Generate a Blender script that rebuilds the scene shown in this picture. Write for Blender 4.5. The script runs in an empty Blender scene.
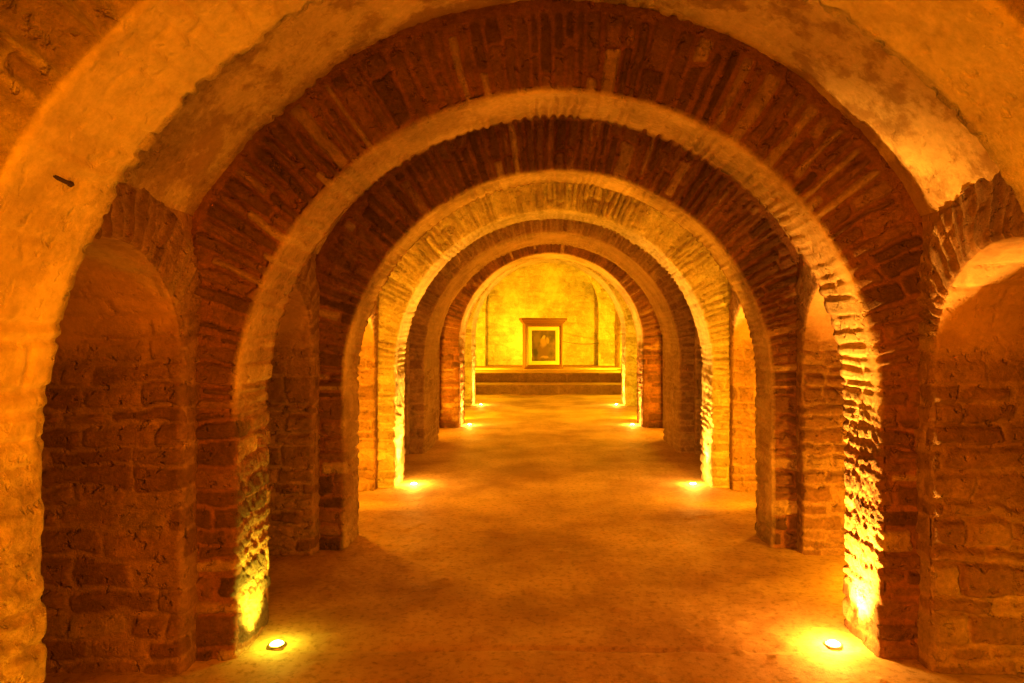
import bpy, math, random
import numpy as np
from mathutils import Vector, Matrix

S = bpy.context.scene
COL = S.collection
PI = math.pi

# ------------------------------------------------------------------ camera
cam_data = bpy.data.cameras.new('camera')
cam = bpy.data.objects.new('camera', cam_data)
COL.objects.link(cam)
cam.location = (0, 0, 1.5)
cam.rotation_euler = (PI / 2, 0, 0)
cam_data.sensor_width = 36
cam_data.lens = 36 * 700 / 1024
cam_data.shift_x = -34 / 1024
cam_data.shift_y = -4.5 / 1024
cam_data.clip_start = 0.05
S.camera = cam

# ------------------------------------------------------------------ world, exposure
world = bpy.data.worlds.new('world')
S.world = world
world.use_nodes = True
world.node_tree.nodes['Background'].inputs[0].default_value = (0, 0, 0, 1)
world.node_tree.nodes['Background'].inputs[1].default_value = 0
S.view_settings.view_transform = 'Standard'
S.view_settings.look = 'None'
S.view_settings.gamma = 1
S.view_settings.use_curve_mapping = False
S.view_settings.exposure = 1.17
try:
    S.cycles.use_denoising = True
    S.cycles.max_bounces = 8
    S.cycles.diffuse_bounces = 5
    S.cycles.sample_clamp_indirect = 6
except Exception:
    pass

AMBER = (1.0, 0.40, 0.006)
GOLD = (1.0, 0.58, 0.006)


def spot(name, loc, aim, power, color=AMBER, angle=150, blend=0.6, size=0.03, parent=None):
    d = bpy.data.lights.new(name, 'SPOT')
    d.energy = power
    d.color = color
    d.spot_size = math.radians(angle)
    d.spot_blend = blend
    d.shadow_soft_size = size
    o = bpy.data.objects.new(name, d)
    COL.objects.link(o)
    o.location = loc
    v = Vector(aim) - Vector(loc)
    o.rotation_euler = v.to_track_quat('-Z', 'Y').to_euler()
    return o


def point(name, loc, power, color=AMBER, size=0.05):
    d = bpy.data.lights.new(name, 'POINT')
    d.energy = power
    d.color = color
    d.shadow_soft_size = size
    o = bpy.data.objects.new(name, d)
    COL.objects.link(o)
    o.location = loc
    return o


# ------------------------------------------------------------------ the arches, front to back
#        front  back   half-w crown  centre x  step   face
ARCH = [(1.62, 2.02, 1.50, 2.64, 0.054, 0.0085, 0.43),
        (3.26, 3.66, 1.50, 2.64, 0.054, 0.0075, 0.43),
        (4.95, 5.33, 1.51, 2.67, 0.085, 0.010, 0.43),
        (6.95, 7.42, 1.574, 2.75, 0.075, 0.014, 0.43),
        (9.00, 10.2, 1.64, 2.85, 0.077, 0.018, 0.43),
        (11.6, 12.4, 1.525, 2.88, 0.085, 0.022, 0.43),
        (15.2, 16.0, 1.67, 3.20, 0.058, 0.028, 0.60),
        (24.3, 24.55, 1.97, 4.46, -0.145, 0.045, 0.95)]

REVEAL = [0.175, 0.175, 0.175, 0.175, 0.19, 0.32, 0.32, 0.5]   # pier face width beside each opening

# lights the camera cannot see directly: bodiless spots and added fills in side bays, chapel and behind the viewer
# (the floor lamps in view carry their light in their own builder)
spot('unseen_light', (-1.0, -0.6, 0.15), (0.3, 3.0, 2.6), 40, angle=160)
spot('unseen_light', (1.1, -0.6, 0.15), (-0.6, 3.0, 2.9), 14, angle=120)
point('unseen_light', (0.0, -1.3, 1.7), 115, (1.0, 0.25, 0.0), 0.3)  # added red frontal fill, no lamp known here
for sx, pw in ((-1, 190), (1, 230)):
    spot('unseen_light', (-sx * 1.15, -0.7, 1.0), (sx * 2.0, 3.1, 0.95), pw, (1.0, 0.25, 0.0), angle=38, blend=0.7, size=0.2)  # added red fill aimed into the near side niches
point('unseen_light', (2.15, 2.75, 0.25), 2.5)
for sx, pw in ((-1, 95), (1, 105)):
    spot('unseen_light', (0.08 + sx * 1.72, 5.6, 0.4), (sx * 1.5, 7.0, 1.5), pw, angle=165)
    point('unseen_light', (0.08 + sx * 1.85, 5.75, 1.3), 16)
point('unseen_light', (0.08 + 2.1, 4.1, 0.25), 26)
for sx in (-1, 1):
    spot('unseen_light', (0.08 + sx * 2.1, 10.6, 0.12), (sx * 0.3, 11.2, 2.9), 60, angle=160)
    point('unseen_light', (0.08 + sx * 2.2, 10.9, 1.2), 30)
    spot('unseen_light', (0.06 + sx * 1.8, 12.7, 0.12), (sx * 0.8, 15.2, 1.8), 60, GOLD, angle=165)
    point('unseen_light', (0.06 + sx * 1.62, 13.6, 1.3), 42, GOLD)
    spot('unseen_light', (-0.05 + sx * 2.25, 21.6, 0.8), (-sx * 0.6, 25.6, 2.4), 370, GOLD, angle=165)  # added unseen spots that brighten the chapel end wall
    point('unseen_light', (-0.05 + sx * 2.33, 20.3, 1.4), 100, GOLD)  # added unseen fill for chapel floor and platform top
    point('unseen_light', (-0.05 + sx * 2.0, 16.8, 1.1), 22, GOLD)  # added fill so the step risers come out lighter

# ------------------------------------------------------------------ noise (numpy)
def _hash(ix, iy, seed):
    h = (ix.astype(np.int64) * 374761393 + iy.astype(np.int64) * 668265263 + seed * 144269504) & 0xffffffff
    h = ((h ^ (h >> 13)) * 1274126177) & 0xffffffff
    h = (h ^ (h >> 16)) & 0xffffffff
    return h.astype(np.float64) / 4294967295.0


def vnoise(x, y, seed=0):
    ix = np.floor(x); iy = np.floor(y)
    fx = x - ix; fy = y - iy
    fx = fx * fx * fx * (fx * (fx * 6 - 15) + 10); fy = fy * fy * fy * (fy * (fy * 6 - 15) + 10)
    a = _hash(ix, iy, seed); b = _hash(ix + 1, iy, seed)
    c = _hash(ix, iy + 1, seed); d = _hash(ix + 1, iy + 1, seed)
    return (a + (b - a) * fx) * (1 - fy) + (c + (d - c) * fx) * fy


def fbm(x, y, seed=0, octaves=4, gain=0.5):
    v = 0; a = 1; t = 0
    for k in range(octaves):
        v = v + a * (vnoise(x * 2 ** k + 17.3 * k, y * 2 ** k - 9.1 * k, seed + k * 7) * 2 - 1)
        t += a; a *= gain
    return v / t


def sstep(a, b, x):
    t = np.clip((x - a) / (b - a), 0, 1)
    return t * t * (3 - 2 * t)


def stones(s, t, seed, thick=(0.05, 0.12), length=(0.14, 0.42), joint=0.008, soft=0.018, depth=0.022,
           rough=0.006, warp=1.0):
    """coursed rubble: courses follow one another along s, stones along t. Returns height, stone mask, tint."""
    rng = random.Random(seed)
    sw = s + warp * 0.045 * fbm(s * 2.2, t * 2.9, seed + 1, 3) + (0.4 + 0.6 * warp) * 0.016 * fbm(s * 11, t * 8, seed + 2, 3)
    tw = t + 0.035 * fbm(s * 9, t * 7, seed + 3, 3)
    s0, s1, t0, t1 = float(sw.min()), float(sw.max()), float(t.min()), float(t.max())
    b = [s0 - 0.05]
    while b[-1] < s1 + 0.2:
        b.append(b[-1] + rng.uniform(*thick) * (1.5 if rng.random() < 0.14 else 1))
    b = np.array(b)
    k = np.clip(np.searchsorted(b, sw.ravel(), 'right') - 1, 0, len(b) - 2)
    lo = np.empty(k.shape); hi = np.empty(k.shape); tint = np.empty(k.shape); rnd = np.empty(k.shape); rn2 = np.empty(k.shape)
    twr = tw.ravel()
    order = np.argsort(k, kind='stable')
    ks = k[order]
    cuts = np.searchsorted(ks, np.arange(len(b)))
    for c in range(len(b) - 1):
        rr = random.Random(seed * 7919 + c)
        tb = [t0 - rr.uniform(0.02, length[1])]
        while tb[-1] < t1 + 0.1:
            tb.append(tb[-1] + rr.uniform(*length))
        tb = np.array(tb)
        tn = np.array([rr.random() for _ in tb]); ra = np.array([rr.random() for _ in tb]); rb = np.array([rr.random() for _ in tb])
        sel = order[cuts[c]:cuts[c + 1]]
        if not len(sel):
            continue
        j = np.clip(np.searchsorted(tb, twr[sel], 'right') - 1, 0, len(tb) - 2)
        lo[sel] = tb[j]; hi[sel] = tb[j + 1]; tint[sel] = tn[j]; rnd[sel] = ra[j]; rn2[sel] = rb[j]
    sh = s.shape
    lo, hi, tint, rnd, rn2 = (q.reshape(sh) for q in (lo, hi, tint, rnd, rn2))
    k = k.reshape(sh)
    ds = np.minimum(sw - b[k], b[k + 1] - sw)
    dt = np.minimum(tw - lo, hi - tw)
    r = 0.022
    m = (ds < r) & (dt < r)
    d = np.where(m, r - np.hypot(r - ds, r - dt), np.minimum(ds, dt))
    jj = joint * (0.1 + 1.7 * vnoise(s * 6, t * 5, seed + 9))
    patch = 0.35 + 0.85 * vnoise(s * 1.9, t * 2.1, seed + 10)
    h = sstep(jj, jj + soft, d) * depth * (0.35 + 0.9 * rnd) * patch
    us = (sw - b[k]) / (b[k + 1] - b[k]) - 0.5
    ut = (tw - lo) / (hi - lo) - 0.5
    mask = sstep(jj, jj + 0.006, d)
    h = h - (1 - mask) * sstep(0.52, 0.72, vnoise(s * 4, t * 3.2, seed + 12)) * 0.022
    h = h + mask * ((rnd - 0.5) * 0.018 * us + (rn2 - 0.5) * 0.022 * ut)
    h = h + rough * fbm(s * 9, t * 7, seed + 20, 5, 0.62) * (0.6 + mask)
    h = h + rough * 0.9 * mask * (0.5 - np.abs(fbm(s * 16 + 4 * rnd, t * 6 + 9 * rn2, seed + 31, 3)) * 2)
    h = h + 0.4 * rough * mask * fbm(s * 70, t * 16, seed + 30, 2)
    return h, mask, tint


# ------------------------------------------------------------------ meshes from displaced grids
def normals(P):
    du = np.gradient(P, axis=0); dv = np.gradient(P, axis=1)
    n = np.cross(du, dv)
    n /= np.maximum(np.linalg.norm(n, axis=2, keepdims=True), 1e-9)
    return n


def grid_mesh(name, P, attrs, mat, parent=None, flip=False):
    nu, nv = P.shape[:2]
    me = bpy.data.meshes.new(name)
    me.vertices.add(nu * nv)
    me.vertices.foreach_set('co', P.reshape(-1).astype(np.float32))
    i = (np.arange(nu - 1)[:, None] * nv + np.arange(nv - 1)[None, :]).ravel()
    q = np.stack([i, i + nv, i + nv + 1, i + 1], 1)
    if flip:
        q = q[:, ::-1]
    n = len(q)
    me.loops.add(n * 4)
    me.loops.foreach_set('vertex_index', q.ravel().astype(np.int32))
    me.polygons.add(n)
    me.polygons.foreach_set('loop_start', (np.arange(n) * 4).astype(np.int32))
    me.polygons.foreach_set('loop_total', np.full(n, 4, np.int32))
    me.update(calc_edges=True)
    me.polygons.foreach_set('use_smooth', np.ones(n, bool))
    for key, val in attrs.items():
        a = me.attributes.new(key, 'FLOAT', 'POINT')
        a.data.foreach_set('value', np.ascontiguousarray(val, dtype=np.float32).ravel())
    me.materials.append(mat)
    o = bpy.data.objects.new(name, me)
    COL.objects.link(o)
    if parent:
        o.parent = parent
    return o


def tag(o, label=None, cat=None, group=None, kind=None):
    if label: o['label'] = label
    if cat: o['category'] = cat
    if group: o['group'] = group
    if kind: o['kind'] = kind
    return o


def empty(name, loc=(0, 0, 0), rz=0):
    o = bpy.data.objects.new(name, None)
    COL.objects.link(o)
    o.location = loc
    o.rotation_euler = (0, 0, rz)
    return o


# ------------------------------------------------------------------ materials
def masonry(name, dark, mid, light, mortar, plaster, bump=0.85, scale=1.0, patchy=0.35):
    m = bpy.data.materials.new(name)
    m.use_nodes = True
    nt = m.node_tree; N = nt.nodes; L = nt.links
    bs = N['Principled BSDF']
    bs.inputs['Roughness'].default_value = 0.88
    bs.inputs['Specular IOR Level'].default_value = 0.25
    tc = N.new('ShaderNodeTexCoord')
    def attr(k):
        a = N.new('ShaderNodeAttribute'); a.attribute_name = k; return a.outputs['Fac']
    ramp = N.new('ShaderNodeValToRGB')
    e = ramp.color_ramp.elements
    e[0].position = 0.0; e[0].color = (*dark, 1)
    e[1].position = 0.94; e[1].color = (*light, 1)
    x = e.new(0.5); x.color = (*mid, 1)
    x = e.new(0.82); x.color = (*[a * 1.15 for a in mid], 1)
    L.new(attr('tint'), ramp.inputs[0])
    def noise(sc, det=6, rough=0.6):
        n = N.new('ShaderNodeTexNoise'); n.inputs['Scale'].default_value = sc * scale
        n.inputs['Detail'].default_value = det; n.inputs['Roughness'].default_value = rough
        L.new(tc.outputs['Object'], n.inputs['Vector']); return n.outputs['Fac']
    def mix(f, a, b, mode='MIX'):
        x = N.new('ShaderNodeMix'); x.data_type = 'RGBA'; x.blend_type = mode
        if hasattr(f, 'is_linked'): L.new(f, x.inputs[0])
        else: x.inputs[0].default_value = f
        for i, c in ((6, a), (7, b)):
            if hasattr(c, 'is_linked'): L.new(c, x.inputs[i])
            else: x.inputs[i].default_value = (*c, 1)
        return x.outputs[2]
    def mrange(v, a, b, c, d):
        x = N.new('ShaderNodeMapRange'); L.new(v, x.inputs[0])
        for i, q in enumerate((a, b, c, d)): x.inputs[i + 1].default_value = q
        return x.outputs[0]
    stone = mix(mrange(noise(7), 0.3, 0.7, 0, 0.6), ramp.outputs[0], tuple(a * 0.55 for a in mid))
    c = mix(attr('mask'), mortar, stone)
    n2 = mix(mrange(noise(3.6, 6, 0.7), 0.47, 0.56, 0, patchy), plaster, tuple(a * b for a, b in zip(plaster, (0.48, 0.37, 0.28))))
    c = mix(attr('cover'), c, n2)
    g0 = mrange(noise(36, 6, 0.8), 0.3, 0.7, 0.6, 1.3)
    g1 = mrange(noise(5, 6, 0.7), 0.3, 0.7, 0.72, 1.22)
    gm = N.new('ShaderNodeMath'); gm.operation = 'MULTIPLY'; L.new(g0, gm.inputs[0]); L.new(g1, gm.inputs[1]); g = gm.outputs[0]
    gc = N.new('ShaderNodeCombineColor')
    for i in range(3): L.new(g, gc.inputs[i])
    c = mix(mrange(attr('cover'), 0.4, 1, 1.0, 0.5), c, mix(1.0, c, gc.outputs[0], 'MULTIPLY'))
    L.new(c, bs.inputs['Base Color'])
    bp = N.new('ShaderNodeBump'); bp.inputs['Strength'].default_value = bump; bp.inputs['Distance'].default_value = 0.03
    add = N.new('ShaderNodeMath'); add.operation = 'ADD'
    L.new(noise(60, 6, 0.75), add.inputs[0]); L.new(noise(16, 6, 0.65), add.inputs[1])
    pit = mrange(noise(22, 3, 0.5), 0.30, 0.40, -1.2, 0)
    ad2 = N.new('ShaderNodeMath'); ad2.operation = 'ADD'; L.new(add.outputs[0], ad2.inputs[0]); L.new(pit, ad2.inputs[1])
    L.new(ad2.outputs[0], bp.inputs['Height'])
    L.new(mrange(attr('cover'), 0.5, 1, bump, bump * 0.38), bp.inputs['Strength'])
    L.new(bp.outputs[0], bs.inputs['Normal'])
    return m


M_ARCH = masonry('schist_arch', (0.11, 0.048, 0.025), (0.28, 0.125, 0.06), (0.60, 0.38, 0.19), (0.31, 0.125, 0.055), (0.66, 0.46, 0.24))
M_PALE = masonry('pale_stone_arch', (0.34, 0.22, 0.12), (0.58, 0.42, 0.24), (0.78, 0.62, 0.38), (0.60, 0.46, 0.27), (0.66, 0.51, 0.26))
M_WALL = masonry('rubble_wall', (0.26, 0.12, 0.055), (0.38, 0.20, 0.10), (0.50, 0.31, 0.16), (0.44, 0.25, 0.13), (0.46, 0.26, 0.12))
M_VAULT = masonry('lime_plaster', (0.3, 0.2, 0.12), (0.5, 0.34, 0.2), (0.6, 0.45, 0.28), (0.5, 0.36, 0.2), (0.66, 0.45, 0.23), patchy=0.8)

M_CHAPEL = masonry('chapel_masonry', (0.3, 0.2, 0.12), (0.5, 0.36, 0.2), (0.66, 0.5, 0.3), (0.42, 0.29, 0.16), (0.70, 0.50, 0.26), patchy=0.3)


def plain(name, color, rough=0.6, metal=0.0, emit=None, strength=0, bump=0):
    m = bpy.data.materials.new(name); m.use_nodes = True
    nt = m.node_tree; bs = nt.nodes['Principled BSDF']
    bs.inputs['Base Color'].default_value = (*color, 1)
    bs.inputs['Roughness'].default_value = rough
    bs.inputs['Metallic'].default_value = metal
    n = nt.nodes.new('ShaderNodeTexNoise'); n.inputs['Scale'].default_value = 18
    tc = nt.nodes.new('ShaderNodeTexCoord'); nt.links.new(tc.outputs['Object'], n.inputs['Vector'])
    mp = nt.nodes.new('ShaderNodeMapRange'); nt.links.new(n.outputs['Fac'], mp.inputs[0])
    mp.inputs[3].default_value = max(rough - 0.15, 0.05); mp.inputs[4].default_value = min(rough + 0.15, 1)
    nt.links.new(mp.outputs[0], bs.inputs['Roughness'])
    if bump:
        b = nt.nodes.new('ShaderNodeBump'); b.inputs['Strength'].default_value = bump
        nt.links.new(n.outputs['Fac'], b.inputs['Height']); nt.links.new(b.outputs[0], bs.inputs['Normal'])
    if emit:
        bs.inputs['Emission Color'].default_value = (*emit, 1)
        bs.inputs['Emission Strength'].default_value = strength
    return m


# ------------------------------------------------------------------ arch builder
def arch_grid(w, crown, face, length, step, face_back=True, rise=None, corner=0.025):
    """(s, t) grid of a round arch on two piers. Local frame: X across, Y along the passage, Z up."""
    rise = w if rise is None else rise
    ch = crown - rise
    arc = PI * (w + rise) / 2
    total = 2 * ch + arc
    ns = int(total / step) + 1
    s = np.linspace(0, total, ns)
    hx = np.empty(ns); hz = np.empty(ns); ox = np.empty(ns); oz = np.empty(ns)
    a = s < ch
    c = s > ch + arc
    m = ~(a | c)
    hx[a] = -w; hz[a] = s[a]; ox[a] = -1; oz[a] = 0
    hx[c] = w; hz[c] = total - s[c]; ox[c] = 1; oz[c] = 0
    th = PI - (s[m] - ch) / arc * PI
    hx[m] = w * np.cos(th); hz[m] = ch + rise * np.sin(th)
    nx = np.cos(th) / w; nz = np.sin(th) / rise
    nn = np.hypot(nx, nz); ox[m] = nx / nn; oz[m] = nz / nn
    # section: front face -> rounded corner -> soffit -> corner -> back face
    sec = [(face - i * step, 0.0) for i in range(int((face - corner) / step) + 1) if face - i * step > corner]
    nq = 4
    sec += [(corner - corner * math.sin(q / nq * PI / 2), corner - corner * math.cos(q / nq * PI / 2)) for q in range(nq + 1)]
    k = int((length - 2 * corner) / step)
    sec += [(0.0, corner + (length - 2 * corner) * i / k) for i in range(1, k)]
    if face_back:
        sec += [(corner - corner * math.cos(q / nq * PI / 2), length - corner + corner * math.sin(q / nq * PI / 2)) for q in range(nq + 1)]
        sec += [(corner + i * step * 1.5, length) for i in range(1, int((face - corner) / step / 1.5) + 1)]
    else:
        sec += [(0.0, length)]
    sec = np.array(sec)
    tl = np.concatenate([[0], np.cumsum(np.hypot(*np.diff(sec, axis=0).T))])
    off, dep = sec[:, 0], sec[:, 1]
    P = np.empty((ns, len(sec), 3))
    P[..., 0] = hx[:, None] + ox[:, None] * off[None]
    P[..., 1] = dep[None, :]
    P[..., 2] = hz[:, None] + oz[:, None] * off[None]
    ss, tt = np.meshgrid(s, tl, indexing='ij')
    arcness = sstep(ch - 0.25, ch + 0.25, ss) * sstep(ch - 0.25, ch + 0.25, total - ss)
    soff = sstep(face - 0.03, face + 0.0, tt) * (1 - sstep(face + length - 0.07, face + length - 0.03, tt) * (1 if face_back else 0))
    return P, ss, tt, arcness, soff, ch, arc, total, np.broadcast_to(off[None], ss.shape)


def build_arch(name, label, i, seed, mat, vth=(0.035, 0.075), pth=(0.05, 0.12), cover_arc=0.8, cover_pier=0.0,
               pier_gap=0.0, face=None, depth=0.024, rough=0.007, length=(0.2, 0.5), face_cover=0.0):
    yf, yb, w, crown, cx, step, fc = ARCH[i]
    P, ss, tt, arcn, soff, ch, arc, total, off = arch_grid(w, crown, fc, yb - yf, step)
    hp, mp, tp = stones(ss, tt, seed, pth, length, depth=depth, rough=rough)
    ha, ma, ta = stones(ss, tt, seed + 500, vth, (0.25, 0.7), joint=0.007, soft=0.012, depth=depth, rough=rough, warp=0.3)
    ar = (arcn > 0.5).astype(float)
    ar = sstep(0.35, 0.65, arcn)
    h = hp * (1 - ar) + ha * ar; mk = mp * (1 - ar) + ma * ar; ti = np.where(ar > 0.5, ta, tp)
    # plain mortar band round the extrados of the ring
    band = sstep(fc - 0.075 + 0.02 * fbm(ss * 5, tt * 0, seed + 4, 2), fc - 0.05, off) * (tt < fc) * 0.9
    h = h * (1 - band) + 0.010 * band; mk = mk * (1 - band)
    nz = fbm(ss * 2.1, tt * 2.6, seed + 60, 4)
    cv = soff * (arcn * cover_arc + (1 - arcn) * cover_pier)
    cv = np.clip(cv + (cv > 0.02) * nz * 0.5, 0, 1) * (1 - band) + (1 - soff) * face_cover * sstep(0, 0.3, nz)
    h = h * (1 - 0.75 * cv) + cv * 0.008 * fbm(ss * 5, tt * 5, seed + 70, 5) + 0.010 * fbm(ss * 1.6, tt * 1.2, seed + 80, 3)
    edge = np.exp(-((tt - fc) / 0.05) ** 2) + np.exp(-((tt - fc - (yb - yf)) / 0.05) ** 2)
    crag = 0.5 - np.abs(fbm(ss * 10 + tt * 8, tt * 9, seed + 90, 5, 0.66)) * 2
    h = h * (1 - np.clip(0.65 * soff * (1 - cv) + 0.7 * edge, 0, 0.85)) + soff * (1 - arcn) * 0.014 * crag
    n = normals(P)
    # face normal at the start must look towards -Y
    sg = -1.0 if n[len(n) // 2, 3, 1] > 0 else 1.0
    P = P + n * sg * h[..., None]
    P[..., 0] += cx; P[..., 1] += yf
    root = empty(name, (cx, yf, 0))
    tag(root, label, 'arch', 'arches spanning the vaulted passage')
    P = P - np.array([cx, yf, 0])
    ns = P.shape[0]
    i0 = int(round(ch / total * (ns - 1))); i1 = ns - 1 - i0
    for nm, a, b in (('pier', 0, i0 + 1), ('voussoir_ring', i0, i1 + 1), ('pier', i1, ns)):
        at = {'mask': mk[a:b], 'tint': ti[a:b], 'cover': cv[a:b]}
        grid_mesh(nm, P[a:b], at, mat, root, flip=sg < 0)
    return root


build_arch('stone_arch', 'nearest arch, its plastered underside cut off by the top and left picture edges', 0, 11, M_PALE, cover_arc=1.0, cover_pier=0.35, vth=(0.05, 0.10))
build_arch('stone_arch', 'large dark red arch of thin radial stones over the nearest pair of floor lamps', 1, 23, M_ARCH, cover_arc=0.7)
build_arch('stone_arch', 'dark brown arch without floor lamps, just inside the large dark red one', 2, 37, M_ARCH, cover_arc=0.7, cover_pier=0.5)
build_arch('stone_arch', 'bright orange arch of narrow stones standing over the second pair of floor lamps', 3, 41, M_PALE, cover_arc=0.5)
build_arch('stone_arch', 'deep tan arch without lamps, just inside the bright orange one', 4, 53, M_WALL, cover_arc=0.7, cover_pier=0.3)
build_arch('stone_arch', 'small dark arch with a thin ring, over the third pair of floor lamps', 5, 67, M_ARCH, cover_arc=0.7)
build_arch('stone_arch', 'farthest lamp-lit arch, right in front of the chapel steps', 6, 71, M_PALE, cover_arc=0.6, vth=(0.08, 0.16), pth=(0.1, 0.2), depth=0.03)
build_arch('stone_arch', 'yellow stone arch rising from the platform around the end wall', 7, 83, M_PALE, cover_arc=0.6, vth=(0.12, 0.22), pth=(0.14, 0.26), depth=0.035, length=(0.3, 0.7))

# ------------------------------------------------------------------ bays: vault, side walls, niches
NICHE_CROWN, NICHE_SPRING = 1.87, 1.40


def bay(i, seed, niche=True, names=(), y0=None, y1=None):
    A, B = ARCH[i], ARCH[i + 1]
    ya, yb = A[1], B[0]
    step = max(A[5], B[5]) * 1.25
    wa, wb = (A[2], B[2])
    no0, no1 = ya + 0.13, yb - 0.13
    ny = max(int((yb - ya) / step), 4)
    ys = np.linspace(ya - 0.02, yb + 0.02, ny)
    f = np.clip((ys - ya) / (yb - ya), 0, 1)
    w = wa + (wb - wa) * f
    cx = A[4] + (B[4] - A[4]) * f
    ch = (A[3] - A[2]) * (1 - f) + (B[3] - B[2]) * f
    R = w + 0.42
    X = w + 0.01 + REVEAL[i] + (REVEAL[i + 1] - REVEAL[i]) * f
    top = ch + np.sqrt(R ** 2 - X ** 2)
    a0 = np.arcsin((top - ch) / R)
    # the vault
    na = int(2.6 / step) + 60
    g = np.linspace(0, 1, na)
    ang = a0[None] + g[:, None] * (PI - 2 * a0[None])
    P = np.empty((na, ny, 3))
    P[..., 0] = cx[None] + R[None] * np.cos(ang)
    P[..., 1] = ys[None]
    P[..., 2] = ch[None] + R[None] * np.sin(ang)
    ss = g[:, None] * 3.9 + 0 * ys[None]; tt = ys[None] + 0 * g[:, None]
    h, mk, ti = stones(ss, tt, seed, (0.05, 0.1), (0.2, 0.4), depth=0.02, rough=0.008)
    nz = fbm(ss * 1.7, tt * 2.0, seed + 3, 5)
    cv = np.clip(0.9 + nz * 0.9, 0, 1)
    h = h * (1 - 0.85 * cv) + 0.012 * fbm(ss * 5, tt * 5, seed + 5, 5, 0.55) + 0.016 * fbm(ss * 1.5, tt * 1.5, seed + 6, 2)
    n = normals(P)
    mid = n[na // 2, ny // 2]
    sg = 1 if mid[2] < 0 else -1
    P = P + n * sg * h[..., None]
    c = grid_mesh('ceiling', P, {'mask': mk, 'tint': ti, 'cover': cv}, M_VAULT, flip=sg < 0)
    tag(c, kind='structure')
    # side walls above and beside the niches
    for sx, side in ((-1, 'left'), (1, 'right')):
        r = (no1 - no0) / 2; yc = (no0 + no1) / 2
        if niche:
            ins = np.abs(ys - yc) < r + 0.04
            low = np.where(ins, NICHE_SPRING + 0.03 + (NICHE_CROWN - NICHE_SPRING) * np.sqrt(np.clip(1 - ((ys - yc) / (r + 0.04)) ** 2, 0, 1)), 0)
        else:
            low = np.zeros(ny)
        nh = int(2.1 / step)
        g = np.linspace(0, 1, nh)
        P = np.empty((nh, ny, 3))
        P[..., 2] = low[None] + g[:, None] * (top + 0.02 - low)[None]
        P[..., 0] = (cx + sx * (X + (0.012 if niche else 0)))[None] + 0 * g[:, None]
        P[..., 1] = ys[None]
        ss = P[..., 2]; tt = P[..., 1] + seed
        h, mk, ti = stones(ss, tt, seed + 40 + sx, (0.06, 0.14), (0.14, 0.45), depth=0.022)
        cv = sstep(1.5, 2.0, ss) * 0.8
        h = h * (1 - 0.7 * cv)
        if niche:
            h = h * 0.5
        P[..., 0] -= sx * h
        o = grid_mesh('wall_' + side, P, {'mask': mk, 'tint': ti, 'cover': cv}, M_WALL, flip=(sx < 0))
        tag(o, kind='structure')
        if niche:
            depth = 1.35
            st = step
            G, s2, t2, arcn, soff, nch, arc, total, off = arch_grid(r, NICHE_CROWN, 0.27, depth, st, face_back=False, rise=NICHE_CROWN - NICHE_SPRING)
            sd = seed * 3 + 7 * sx
            hp, mp, tp = stones(s2, t2, sd, (0.06, 0.13), (0.13, 0.42), depth=0.024)
            ha, ma, ta = stones(s2, t2, sd + 5, (0.035, 0.07), (0.2, 0.5), joint=0.006, soft=0.012, depth=0.022)
            isf = (t2 < 0.27)
            ar = sstep(0.35, 0.65, arcn) * isf
            hh = hp * (1 - ar) + ha * ar; mk = mp * (1 - ar) + ma * ar; ti = np.where(ar > 0.5, ta, tp)
            hh = hh * (1 - 0.6 * isf * (1 - sstep(0.5, 0.9, arcn)) - 0.25 * isf)
            nz = fbm(s2 * 2, t2 * 2, sd + 9, 4)
            cv = np.clip(arcn * 1.15 + nz * 0.35 * arcn, 0, 1) * (~isf)
            hh = hh * (1 - 0.85 * cv) + 0.008 * fbm(s2 * 3, t2 * 3, sd + 10, 4)
            n = normals(G)
            sg = -1.0 if n[len(n) // 2, 3, 1] > 0 else 1.0
            G = G + n * sg * hh[..., None]
            # local Y (depth) -> world sx*X; local X -> world Y
            fm = (yc - ya) / (yb - ya)
            xw = (A[4] + (B[4] - A[4]) * fm) + sx * (wa + (wb - wa) * fm + REVEAL[i] + (REVEAL[i + 1] - REVEAL[i]) * fm)
            Q = np.empty_like(G)
            Q[..., 0] = sx * G[..., 1]
            # follow the slight splay of the passage
            slope = (wb - wa + REVEAL[i + 1] - REVEAL[i]) / (yb - ya) * sx + (B[4] - A[4]) / (yb - ya)
            Q[..., 0] += slope * G[..., 0] * np.exp(-G[..., 1] * 3)
            Q[..., 1] = G[..., 0]
            Q[..., 2] = G[..., 2]
            root = empty('niche_arch', (xw, yc, 0))
            lab = NICHE_LABELS[(i, sx)]
            tag(root, lab, 'side arch', 'side arches opening off the passage')
            ns = Q.shape[0]
            i0 = int(round(nch / total * (ns - 1))); i1 = ns - 1 - i0
            for nm, a, b in (('jamb', 0, i0 + 1), ('barrel_vault', i0, i1 + 1), ('jamb', i1, ns)):
                grid_mesh(nm, Q[a:b], {'mask': mk[a:b], 'tint': ti[a:b], 'cover': cv[a:b]}, M_WALL, root, flip=(sg < 0) != (sx > 0))
            # back of the niche
            ny2, nh2 = int(2.4 * r / (st * 2)) + 4, int(1.95 / (st * 2))
            yy = np.linspace(yc - r - 0.05, yc + r + 0.05, ny2); zz = np.linspace(0, 1.95, nh2)
            Z, Y = np.meshgrid(zz, yy, indexing='ij')
            hb, mb, tb = stones(Z, Y, sd + 77, (0.07, 0.15), (0.15, 0.45))
            Bk = np.stack([xw + sx * (depth - 0.02) - sx * hb, Y, Z], -1)
            o = grid_mesh('wall_' + side, Bk, {'mask': mb, 'tint': tb, 'cover': mb * 0}, M_WALL, flip=(sx < 0))
            tag(o, kind='structure')


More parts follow.
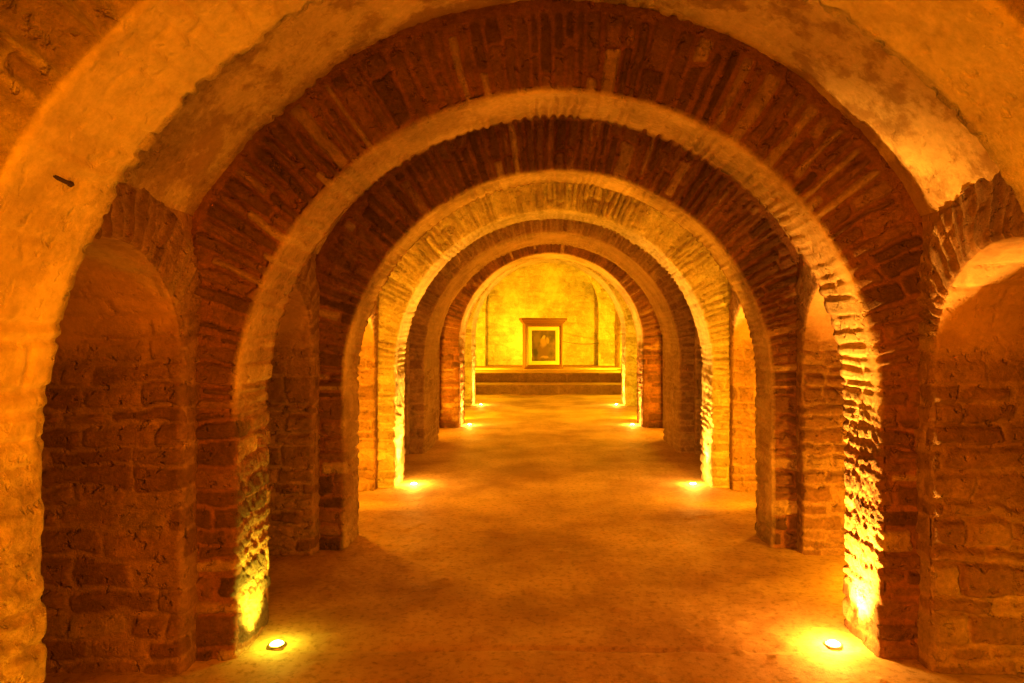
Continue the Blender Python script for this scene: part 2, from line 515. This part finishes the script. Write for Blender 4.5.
NICHE_LABELS = {
    (0, -1): 'dark side arch nearest on the left, in front of the large dark red arch',
    (0, 1): 'side arch at the right picture edge, its lit underside above a rubble wall',
    (1, -1): 'shadowy side arch on the left, just behind the large dark red arch',
    (1, 1): 'orange-lit side arch on the right, just behind the large dark red arch',
    (2, -1): 'bright side arch on the left, just in front of the bright orange arch',
    (2, 1): 'bright side arch on the right, just in front of the bright orange arch',
    (3, -1): 'side arch on the left just behind the second pair of floor lamps',
    (3, 1): 'side arch on the right just behind the second pair of floor lamps',
    (4, -1): 'side arch on the left, in front of the small dark arch',
    (4, 1): 'side arch on the right, in front of the small dark arch',
}
bay(0, 101)
bay(1, 131)
bay(2, 151)
bay(3, 171)
bay(4, 191)
bay(5, 211, niche=False)


# ------------------------------------------------------------------ plain masonry surfaces
def wall_plane(name, o, ux, uz, lx, lz, seed, step, mat=None, thick=(0.1, 0.2), length=(0.2, 0.6), cover=0.0, depth=0.025, warp=0.02):
    """rectangle from o along ux (length lx) and uz (lz), relief towards cross(ux, uz)"""
    mat = mat or M_WALL
    ux = np.array(ux, float); uz = np.array(uz, float)
    n = np.cross(ux, uz)
    a = np.linspace(0, lx, max(int(lx / step), 3)); b = np.linspace(0, lz, max(int(lz / step), 3))
    ss, tt = np.meshgrid(b, a, indexing='ij')
    h, mk, ti = stones(ss, tt, seed, thick, length, depth=depth)
    nz = fbm(ss * 1.3, tt * 1.3, seed + 3, 4)
    cv = np.clip(cover + nz * 0.8 * (cover > 0), 0, 1)
    h = h * (1 - 0.75 * cv) + warp * fbm(ss * 1.2, tt * 1.2, seed + 8, 3)
    P = np.array(o, float) + tt[..., None] * ux + ss[..., None] * uz + h[..., None] * n
    ob = grid_mesh(name, P, {'mask': mk, 'tint': ti, 'cover': cv}, mat, flip=True)
    return tag(ob, kind='structure')


# entrance bay behind the viewer
wall_plane('wall_left', (-1.65, -2.2, 0), (0, 1, 0), (0, 0, 1), 3.84, 2.2, 301, 0.03)
wall_plane('wall_right', (1.76, 1.64, 0), (0, -1, 0), (0, 0, 1), 3.84, 2.2, 303, 0.03)
wall_plane('wall_back', (2.2, -2.2, 0), (-1, 0, 0), (0, 0, 1), 4.4, 3.3, 305, 0.04, cover=0.5)


def barrel(name, y0, y1, cx, R, ch, a0, seed, step, flip=False, cover=0.9):
    arcl = R * (PI - 2 * a0)
    ss, tt = np.meshgrid(np.linspace(0, arcl, int(arcl / step)), np.linspace(0, y1 - y0, max(int((y1 - y0) / step), 4)), indexing='ij')
    ang = a0 + ss / R
    h, mk, ti = stones(ss, tt, seed, (0.08, 0.15), (0.2, 0.5))
    cv = np.clip(cover + 0.9 * fbm(ss * 1.5, tt * 1.5, seed + 2, 4), 0, 1)
    h = h * (1 - 0.85 * cv) + 0.015 * fbm(ss * 2, tt * 2, seed + 5, 4)
    rr = R - h
    P = np.stack([cx + rr * np.cos(ang), y0 + tt, ch + rr * np.sin(ang)], -1)
    ob = grid_mesh(name, P, {'mask': mk, 'tint': ti, 'cover': cv}, M_VAULT)
    return tag(ob, kind='structure')


barrel('ceiling', -2.2, 1.64, 0.054, 1.92, 1.14, 0.5, 307, 0.03)
# chapel
CHX = 2.5
wall_plane('wall_left', (-CHX - 0.1, 15.98, 0), (0, 1, 0), (0, 0, 1), 9.8, 2.4, 311, 0.05, cover=0.4)
wall_plane('wall_right', (CHX - 0.1, 25.78, 0), (0, -1, 0), (0, 0, 1), 9.8, 2.4, 313, 0.05, cover=0.4)
barrel('ceiling', 15.98, 25.8, -0.1, 2.5, 2.35, 0.0, 315, 0.06)
wall_plane('wall_front', (-2.8, 25.05, 0), (1, 0, 0), (0, 0, 1), 5.6, 5.0, 317, 0.03, mat=M_CHAPEL, cover=0.5, thick=(0.12, 0.24), length=(0.25, 0.7), depth=0.035, warp=0.05)
# masonry closing the space above and beside the last lamp-lit arch, chapel side
wall_plane('wall_back', (2.7, 15.97, 3.34), (-1, 0, 0), (0, 0, 1), 5.4, 1.7, 319, 0.08)
wall_plane('wall_back', (2.7, 15.97, 0), (-1, 0, 0), (0, 0, 1), 0.62, 3.2, 320, 0.08)
wall_plane('wall_back', (-2.08, 15.97, 0), (-1, 0, 0), (0, 0, 1), 0.62, 3.2, 321, 0.08)

# ------------------------------------------------------------------ floor
def floor_material():
    m = bpy.data.materials.new('worn_floor'); m.use_nodes = True
    nt = m.node_tree; N = nt.nodes; L = nt.links; bs = N['Principled BSDF']
    tc = N.new('ShaderNodeTexCoord')
    def noise(sc, det=6, r=0.6):
        n = N.new('ShaderNodeTexNoise'); n.inputs['Scale'].default_value = sc; n.inputs['Detail'].default_value = det
        n.inputs['Roughness'].default_value = r; L.new(tc.outputs['Object'], n.inputs['Vector']); return n.outputs['Fac']
    r = N.new('ShaderNodeValToRGB'); e = r.color_ramp.elements
    e[0].position = 0.36; e[0].color = (0.34, 0.18, 0.085, 1); e[1].position = 0.64; e[1].color = (0.68, 0.46, 0.24, 1)
    L.new(noise(1.1, 8, 0.62), r.inputs[0])
    r2 = N.new('ShaderNodeValToRGB'); e = r2.color_ramp.elements
    e[0].position = 0.33; e[0].color = (0.45, 0.4, 0.36, 1); e[1].position = 0.5; e[1].color = (1, 1, 1, 1)
    L.new(noise(26, 5, 0.7), r2.inputs[0])
    mx = N.new('ShaderNodeMix'); mx.data_type = 'RGBA'; mx.blend_type = 'MULTIPLY'; mx.inputs[0].default_value = 0.8
    L.new(r.outputs[0], mx.inputs[6]); L.new(r2.outputs[0], mx.inputs[7])
    L.new(mx.outputs[2], bs.inputs['Base Color'])
    mp = N.new('ShaderNodeMapRange'); L.new(noise(2.5), mp.inputs[0])
    mp.inputs[3].default_value = 0.55; mp.inputs[4].default_value = 0.9
    L.new(mp.outputs[0], bs.inputs['Roughness'])
    bs.inputs['Specular IOR Level'].default_value = 0.35
    bp = N.new('ShaderNodeBump'); bp.inputs['Strength'].default_value = 0.6; bp.inputs['Distance'].default_value = 0.01
    ad = N.new('ShaderNodeMath'); L.new(noise(40, 6, 0.75), ad.inputs[0]); L.new(noise(8, 5, 0.6), ad.inputs[1])
    L.new(ad.outputs[0], bp.inputs['Height']); L.new(bp.outputs[0], bs.inputs['Normal'])
    return m


ysf = np.concatenate([np.linspace(-2.4, 2.6, 60), np.arange(2.62, 6, 0.018), np.arange(6, 26, 0.06)])
xsf = np.linspace(-3.4, 3.5, 330)
XX, YY = np.meshgrid(xsf, ysf, indexing='ij')
hf = 0.012 * fbm(XX * 1.3, YY * 1.3, 401, 4) + 0.004 * fbm(XX * 9, YY * 9, 402, 4)
seam = 3.36 + 0.03 * fbm(XX * 1.2, XX * 0, 403, 3)
hf -= 0.014 * np.exp(-((YY - seam) / 0.018) ** 2) * (np.abs(XX) < 1.5)
# loose grit and pebbles trodden into the floor
rp = np.random.RandomState(5)
for _ in range(260):
    px, py, pr = rp.uniform(-1.4, 1.5), rp.uniform(2.7, 6.0), rp.uniform(0.012, 0.028)
    i0, i1 = np.searchsorted(xsf, px - 0.07), np.searchsorted(xsf, px + 0.07)
    j0, j1 = np.searchsorted(ysf, py - 0.07), np.searchsorted(ysf, py + 0.07)
    d2 = ((XX[i0:i1, j0:j1] - px) ** 2 + (YY[i0:i1, j0:j1] - py) ** 2) / pr ** 2
    hf[i0:i1, j0:j1] += pr * 0.35 * np.exp(-d2)
fl = grid_mesh('floor', np.stack([XX, YY, hf], -1), {}, floor_material())
tag(fl, kind='structure')

# platform with two steps in front of the end wall
def step_block(name, y0, y1, z0, z1, seed, x0=-2.66, x1=2.46):
    st = 0.03
    a = np.linspace(x0, x1, int((x1 - x0) / st))
    sec = [(y0, z0 + (z1 - z0) * q / 8) for q in range(8)] + [(y0 + 0.01 * q, z1 - 0.012 * (1 - q / 3)) for q in range(1, 4)]
    k = int((y1 - y0) / 0.08) + 2
    sec += [(y0 + 0.03 + (y1 - y0 - 0.03) * q / k, z1) for q in range(1, k + 1)]
    sec = np.array(sec)
    tl = np.concatenate([[0], np.cumsum(np.hypot(*np.diff(sec, axis=0).T))])
    ss, tt = np.meshgrid(tl, a, indexing='ij')
    h, mk, ti = stones(ss, tt, seed, (0.5, 0.6), (0.9, 2.2), joint=0.004, depth=0.012, rough=0.006)
    ti = 0.45 + 0.2 * ti
    P = np.empty(ss.shape + (3,))
    P[..., 0] = tt; P[..., 1] = sec[:, 0][:, None]; P[..., 2] = sec[:, 1][:, None]
    n = normals(P)
    sg = 1 if n[2, 5, 1] < 0 else -1
    top = ss > (z1 - z0)
    P = P + n * sg * (np.where(top, h * 0.25, h))[..., None]
    o = grid_mesh(name, P, {'mask': mk, 'tint': ti, 'cover': top * 0.75 + 0.0}, M_WALL, flip=sg < 0)
    return o


plat = step_block('stone_step', 18.4, 19.6, 0, 0.238, 501)
tag(plat, 'lower of the two long stone steps below the framed picture', 'step', 'steps up to the platform')
plat = step_block('stone_step', 19.5, 25.1, 0.2, 0.497, 503)
tag(plat, 'upper long stone step, its top the platform carrying the framed picture', 'step', 'steps up to the platform')

# ------------------------------------------------------------------ small meshes
def mesh_obj(name, verts, faces, mat, parent=None, smooth=False):
    me = bpy.data.meshes.new(name)
    me.from_pydata(verts, [], faces)
    me.update()
    if smooth:
        me.polygons.foreach_set('use_smooth', [True] * len(faces))
    me.materials.append(mat)
    o = bpy.data.objects.new(name, me)
    COL.objects.link(o)
    if parent: o.parent = parent
    return o


def lathe(profile, n=32):
    v = []; f = []
    for r, z in profile:
        for k in range(n):
            a = 2 * PI * k / n
            v.append((r * math.cos(a), r * math.sin(a), z))
    for i in range(len(profile) - 1):
        for k in range(n):
            a, b = i * n + k, i * n + (k + 1) % n
            f.append((a, b, b + n, a + n))
    return v, f


M_STEEL = plain('lamp_steel', (0.30, 0.26, 0.22), 0.4, 0.9)
M_LENS = plain('lamp_lens_gold', (0.9, 0.8, 0.5), 0.3, emit=(1.0, 0.72, 0.16), strength=45)
M_LENS_G = plain('lamp_lens_lime', (0.8, 0.9, 0.5), 0.3, emit=(0.80, 1.0, 0.12), strength=22)


def floor_lamp(x, y, aim, power, label, color, lens, spill, tilt_out=0.16, angle=60):
    """recessed floor spot: housing ring, screws, domed lens; its beam climbs the inner side of the arch"""
    root = empty('floor_spotlight', (x, y, 0.0))
    root.scale = (0.78, 0.78, 0.78)
    tag(root, label, 'floor light', 'recessed floor lamps at the feet of the arches')
    v, f = lathe([(0.040, 0.006), (0.044, 0.010), (0.052, 0.010), (0.058, 0.005), (0.064, -0.01), (0.050, -0.06), (0.0, -0.06)])
    mesh_obj('bezel', v, f, M_STEEL, root, True)
    v, f = lathe([(0.0001, 0.024), (0.014, 0.0235), (0.026, 0.020), (0.036, 0.014), (0.041, 0.008), (0.041, -0.02)])
    mesh_obj('lens', v, f, lens, root, True)
    for k in range(4):
        a = PI / 4 + k * PI / 2
        v, f = lathe([(0.0001, 0.0125), (0.003, 0.012), (0.004, 0.009)], 10)
        o = mesh_obj('screw', v, f, M_STEEL, root, True)
        o.location = (0.048 * math.cos(a), 0.048 * math.sin(a), 0)
    spot('lamp_beam', (x, y, 0.045), aim, power, color, angle, 0.9, 0.02)
    if spill:
        point('lamp_spill', (x, y, 0.075), spill, color, 0.02)
    return root


LIME = (0.66, 0.66, 0.03)
WARM = (1.0, 0.45, 0.045)
lamps = [
    (1, -1, 1.365, 3.41, 62, LIME, M_LENS_G, 1.3, 'lime-glowing floor lamp at the left foot of the large dark red arch'),
    (1, 1, 1.345, 3.41, 560, WARM, M_LENS, 11, 'brilliant floor lamp at the right foot of the large dark red arch'),
    (3, -1, 1.42, 7.12, 260, WARM, M_LENS, 9, 'floor lamp at the left foot of the bright orange arch, second in from the left'),
    (3, 1, 1.42, 7.12, 260, WARM, M_LENS, 9, 'floor lamp at the right foot of the bright orange arch, second in from the right'),
    (5, -1, 1.39, 11.95, 260, WARM, M_LENS, 9, 'floor lamp at the left foot of the small dark arch, third in from the left'),
    (5, 1, 1.39, 11.95, 260, WARM, M_LENS, 9, 'floor lamp at the right foot of the small dark arch, third in from the right'),
    (6, -1, 1.50, 15.5, 260, WARM, M_LENS, 9, 'farthest floor lamp on the left, nearest to the chapel steps'),
    (6, 1, 1.50, 15.5, 260, WARM, M_LENS, 9, 'farthest floor lamp on the right, nearest to the chapel steps'),
]
for ai, sx, dx, y, pw, colr, lens, spill, lab in lamps:
    cx = ARCH[ai][4]
    near = ai == 1
    floor_lamp(cx + sx * dx, y, (cx + sx * (dx + (0.3 if ai > 1 else 0.8 if sx > 0 else 1.3)), y + (0.25 if near else 0), 1.5), pw, lab, colr, lens, spill,
               angle=(80 if sx < 0 else 76) if near else 60)
for sx in (-1, 1):   # the same lamps at the nearest arch stand below the picture
    spot('lamp_beam', (0.054 + sx * 1.3, 1.8, 0.05), (sx * 0.9, 1.95, 2.6), 9, AMBER, 110, 0.9, 0.03)

# ------------------------------------------------------------------ framed picture on the platform
M_WOOD = plain('varnished_wood', (0.13, 0.035, 0.012), 0.45, bump=0.1)
M_GILT = plain('gilt_slip', (0.62, 0.44, 0.15), 0.4, 0.15)


def painting_material():
    m = bpy.data.materials.new('old_painting'); m.use_nodes = True
    nt = m.node_tree; N = nt.nodes; L = nt.links; bs = N['Principled BSDF']
    tc = N.new('ShaderNodeTexCoord')
    nz = N.new('ShaderNodeTexNoise'); nz.inputs['Scale'].default_value = 5; nz.inputs['Detail'].default_value = 5
    L.new(tc.outputs['Object'], nz.inputs['Vector'])
    warp = N.new('ShaderNodeMix'); warp.data_type = 'RGBA'; warp.blend_type = 'LINEAR_LIGHT'; warp.inputs[0].default_value = 0.08
    L.new(tc.outputs['Object'], warp.inputs[6]); L.new(nz.outputs['Color'], warp.inputs[7])
    base = N.new('ShaderNodeValToRGB'); e = base.color_ramp.elements
    e[0].position = 0.35; e[0].color = (0.04, 0.016, 0.008, 1); e[1].position = 0.7; e[1].color = (0.15, 0.07, 0.03, 1)
    L.new(nz.outputs['Fac'], base.inputs[0])
    cur = base.outputs[0]
    # soft blobs (x, z, rx, rz, colour): robe, torso, head, arm, dark corner, pale feet
    for bx, bz, rx, rz, c in ((0.0, -0.18, 0.20, 0.26, (0.11, 0.04, 0.02)), (-0.26, -0.2, 0.10, 0.16, (0.02, 0.008, 0.004)),
                              (-0.02, 0.1, 0.13, 0.16, (0.28, 0.14, 0.05)), (-0.01, 0.27, 0.06, 0.08, (0.38, 0.22, 0.08)),
                              (0.13, 0.16, 0.05, 0.12, (0.30, 0.16, 0.06)), (0.04, -0.36, 0.14, 0.04, (0.28, 0.15, 0.06)),
                              (-0.22, 0.22, 0.12, 0.2, (0.15, 0.08, 0.03))):
        mp = N.new('ShaderNodeMapping'); mp.vector_type = 'POINT'
        mp.inputs['Location'].default_value = (-bx / rx, 0, -bz / rz); mp.inputs['Scale'].default_value = (1 / rx, 0, 1 / rz)
        L.new(warp.outputs[2], mp.inputs['Vector'])
        ln = N.new('ShaderNodeVectorMath'); ln.operation = 'LENGTH'; L.new(mp.outputs[0], ln.inputs[0])
        mr = N.new('ShaderNodeMapRange'); L.new(ln.outputs['Value'], mr.inputs[0])
        mr.inputs[1].default_value = 0.6; mr.inputs[2].default_value = 1.15; mr.inputs[3].default_value = 0.85; mr.inputs[4].default_value = 0
        x = N.new('ShaderNodeMix'); x.data_type = 'RGBA'; L.new(mr.outputs[0], x.inputs[0]); L.new(cur, x.inputs[6])
        x.inputs[7].default_value = (*c, 1); cur = x.outputs[2]
    L.new(cur, bs.inputs['Base Color']); bs.inputs['Roughness'].default_value = 0.5
    return m


def moulding_frame(w, h, prof, y0):
    """mitred rectangular frame; prof = [(inset from outer edge, y)]"""
    v = []; f = []
    for ins, y in prof:
        v += [(-w / 2 + ins, y0 + y, -h / 2 + ins), (w / 2 - ins, y0 + y, -h / 2 + ins), (w / 2 - ins, y0 + y, h / 2 - ins), (-w / 2 + ins, y0 + y, h / 2 - ins)]
    for i in range(len(prof) - 1):
        for k in range(4):
            a, b = i * 4 + k, i * 4 + (k + 1) % 4
            f.append((a, b, b + 4, a + 4))
    return v, f


def box(x0, x1, y0, y1, z0, z1):
    v = [(x, y, z) for z in (z0, z1) for y in (y0, y1) for x in (x0, x1)]
    return v, [(0, 2, 3, 1), (4, 5, 7, 6), (0, 1, 5, 4), (1, 3, 7, 5), (3, 2, 6, 7), (2, 0, 4, 6)]


def merge(parts):
    v = []; f = []
    for pv, pf in parts:
        o = len(v); v += pv; f += [tuple(i + o for i in q) for q in pf]
    return v, f


fr = empty('framed_picture', (-0.07, 21.95, 0.503), math.radians(13))
tag(fr, 'tall wooden framed picture with projecting top moulding, standing on the platform', 'picture')
W, H = 1.22, 1.42
D = 0.34
case = merge([box(-W / 2, W / 2, 0.03, D, 0.03, H)])
mesh_obj('case', *case, M_WOOD, fr)
v, f = moulding_frame(W, H, [(0, 0.03), (0.0, -0.005), (0.02, -0.02), (0.06, -0.02), (0.085, -0.005), (0.10, 0.0), (0.115, 0.03)], 0)
o = mesh_obj('frame', v, f, M_WOOD, fr); o.location = (0, 0, H / 2 + 0.015)
v, f = moulding_frame(W - 0.22, H - 0.22, [(0, 0.03), (0.0, 0.005), (0.02, 0.0), (0.11, 0.012), (0.125, 0.022), (0.13, 0.03)], 0)
o = mesh_obj('gilt_slip', v, f, M_GILT, fr); o.location = (0, 0, H / 2 + 0.015)
pw_, ph_ = W - 0.46, H - 0.46
v, f = box(-pw_ / 2, pw_ / 2, 0.018, 0.029, -ph_ / 2, ph_ / 2)
o = mesh_obj('painting', v, f, painting_material(), fr); o.location = (0, 0, H / 2 + 0.015)
# cornice: stepped profile wrapped round the front and both sides
prof = [(0.0, H), (0.03, H), (0.04, H + 0.03), (0.07, H + 0.05), (0.08, H + 0.09), (0.11, H + 0.10), (0.12, H + 0.14), (0.12, H + 0.17), (0.0, H + 0.175)]
v = []; f = []
for e_, z in prof:
    v += [(-W / 2 - e_, D, z), (-W / 2 - e_, -e_, z), (W / 2 + e_, -e_, z), (W / 2 + e_, D, z)]
for i in range(len(prof) - 1):
    for k in range(4):
        a, b = i * 4 + k, i * 4 + (k + 1) % 4
        f.append((a, b, b + 4, a + 4))
f.append(tuple(range(len(v) - 4, len(v))))
mesh_obj('cornice', v, f, M_WOOD, fr)
v, f = box(-W / 2 - 0.02, W / 2 + 0.02, -0.03, D, 0.0, 0.045)
mesh_obj('plinth', v, f, M_WOOD, fr)
# lamp standing behind the picture, shining on the end wall
spot('picture_backlight', (-0.66, 24.1, 1.3), (-1.15, 25.05, 1.42), 55, (1.0, 0.62, 0.02), 150, 1.0, 0.05)

# thin cable drooping from the picture across the end wall
def tube(pts, r, n=6):
    v = []; f = []
    for i, p in enumerate(pts):
        p = Vector(p); q = Vector(pts[min(i + 1, len(pts) - 1)]) - Vector(pts[max(i - 1, 0)])
        q.normalize(); a = q.orthogonal().normalized(); b = q.cross(a)
        for k in range(n):
            t = 2 * PI * k / n
            v.append(tuple(p + a * (r * math.cos(t)) + b * (r * math.sin(t))))
    for i in range(len(pts) - 1):
        for k in range(n):
            a, b = i * n + k, i * n + (k + 1) % n
            f.append((a, b, b + n, a + n))
    return v, f


M_CABLE = plain('cable', (0.10, 0.06, 0.04), 0.6)
pts = []
for q in range(21):
    u = q / 20
    pts.append((0.52 + 1.33 * u, 22.12 + 2.2 * u, 1.36 - 0.07 * u - 0.06 * math.sin(PI * u)))
v, f = tube(pts, 0.012)
tag(mesh_obj('cable', v, f, M_CABLE, smooth=True), 'thin dark cable drooping from the framed picture to the arch right of it', 'cable')

# iron cramp let into the plaster of the nearest arch, upper left
M_IRON = plain('rusty_iron', (0.06, 0.03, 0.02), 0.8, 0.4, bump=0.4)
v, f = merge([box(-0.006, 0.012, -0.04, 0.04, -0.007, 0.007), box(-0.008, 0.016, 0.03, 0.045, -0.012, 0.012), box(-0.02, 0.008, -0.045, -0.032, -0.007, 0.007)])
o = mesh_obj('iron_cramp', v, f, M_IRON)
o.location = (-1.238, 1.79, 1.90)
o.scale = (0.5, 0.72, 0.42)
o.rotation_euler = (math.radians(-10), math.radians(-30), 0)
tag(o, 'small dark iron cramp stuck in the nearest arch at the upper left', 'iron cramp')
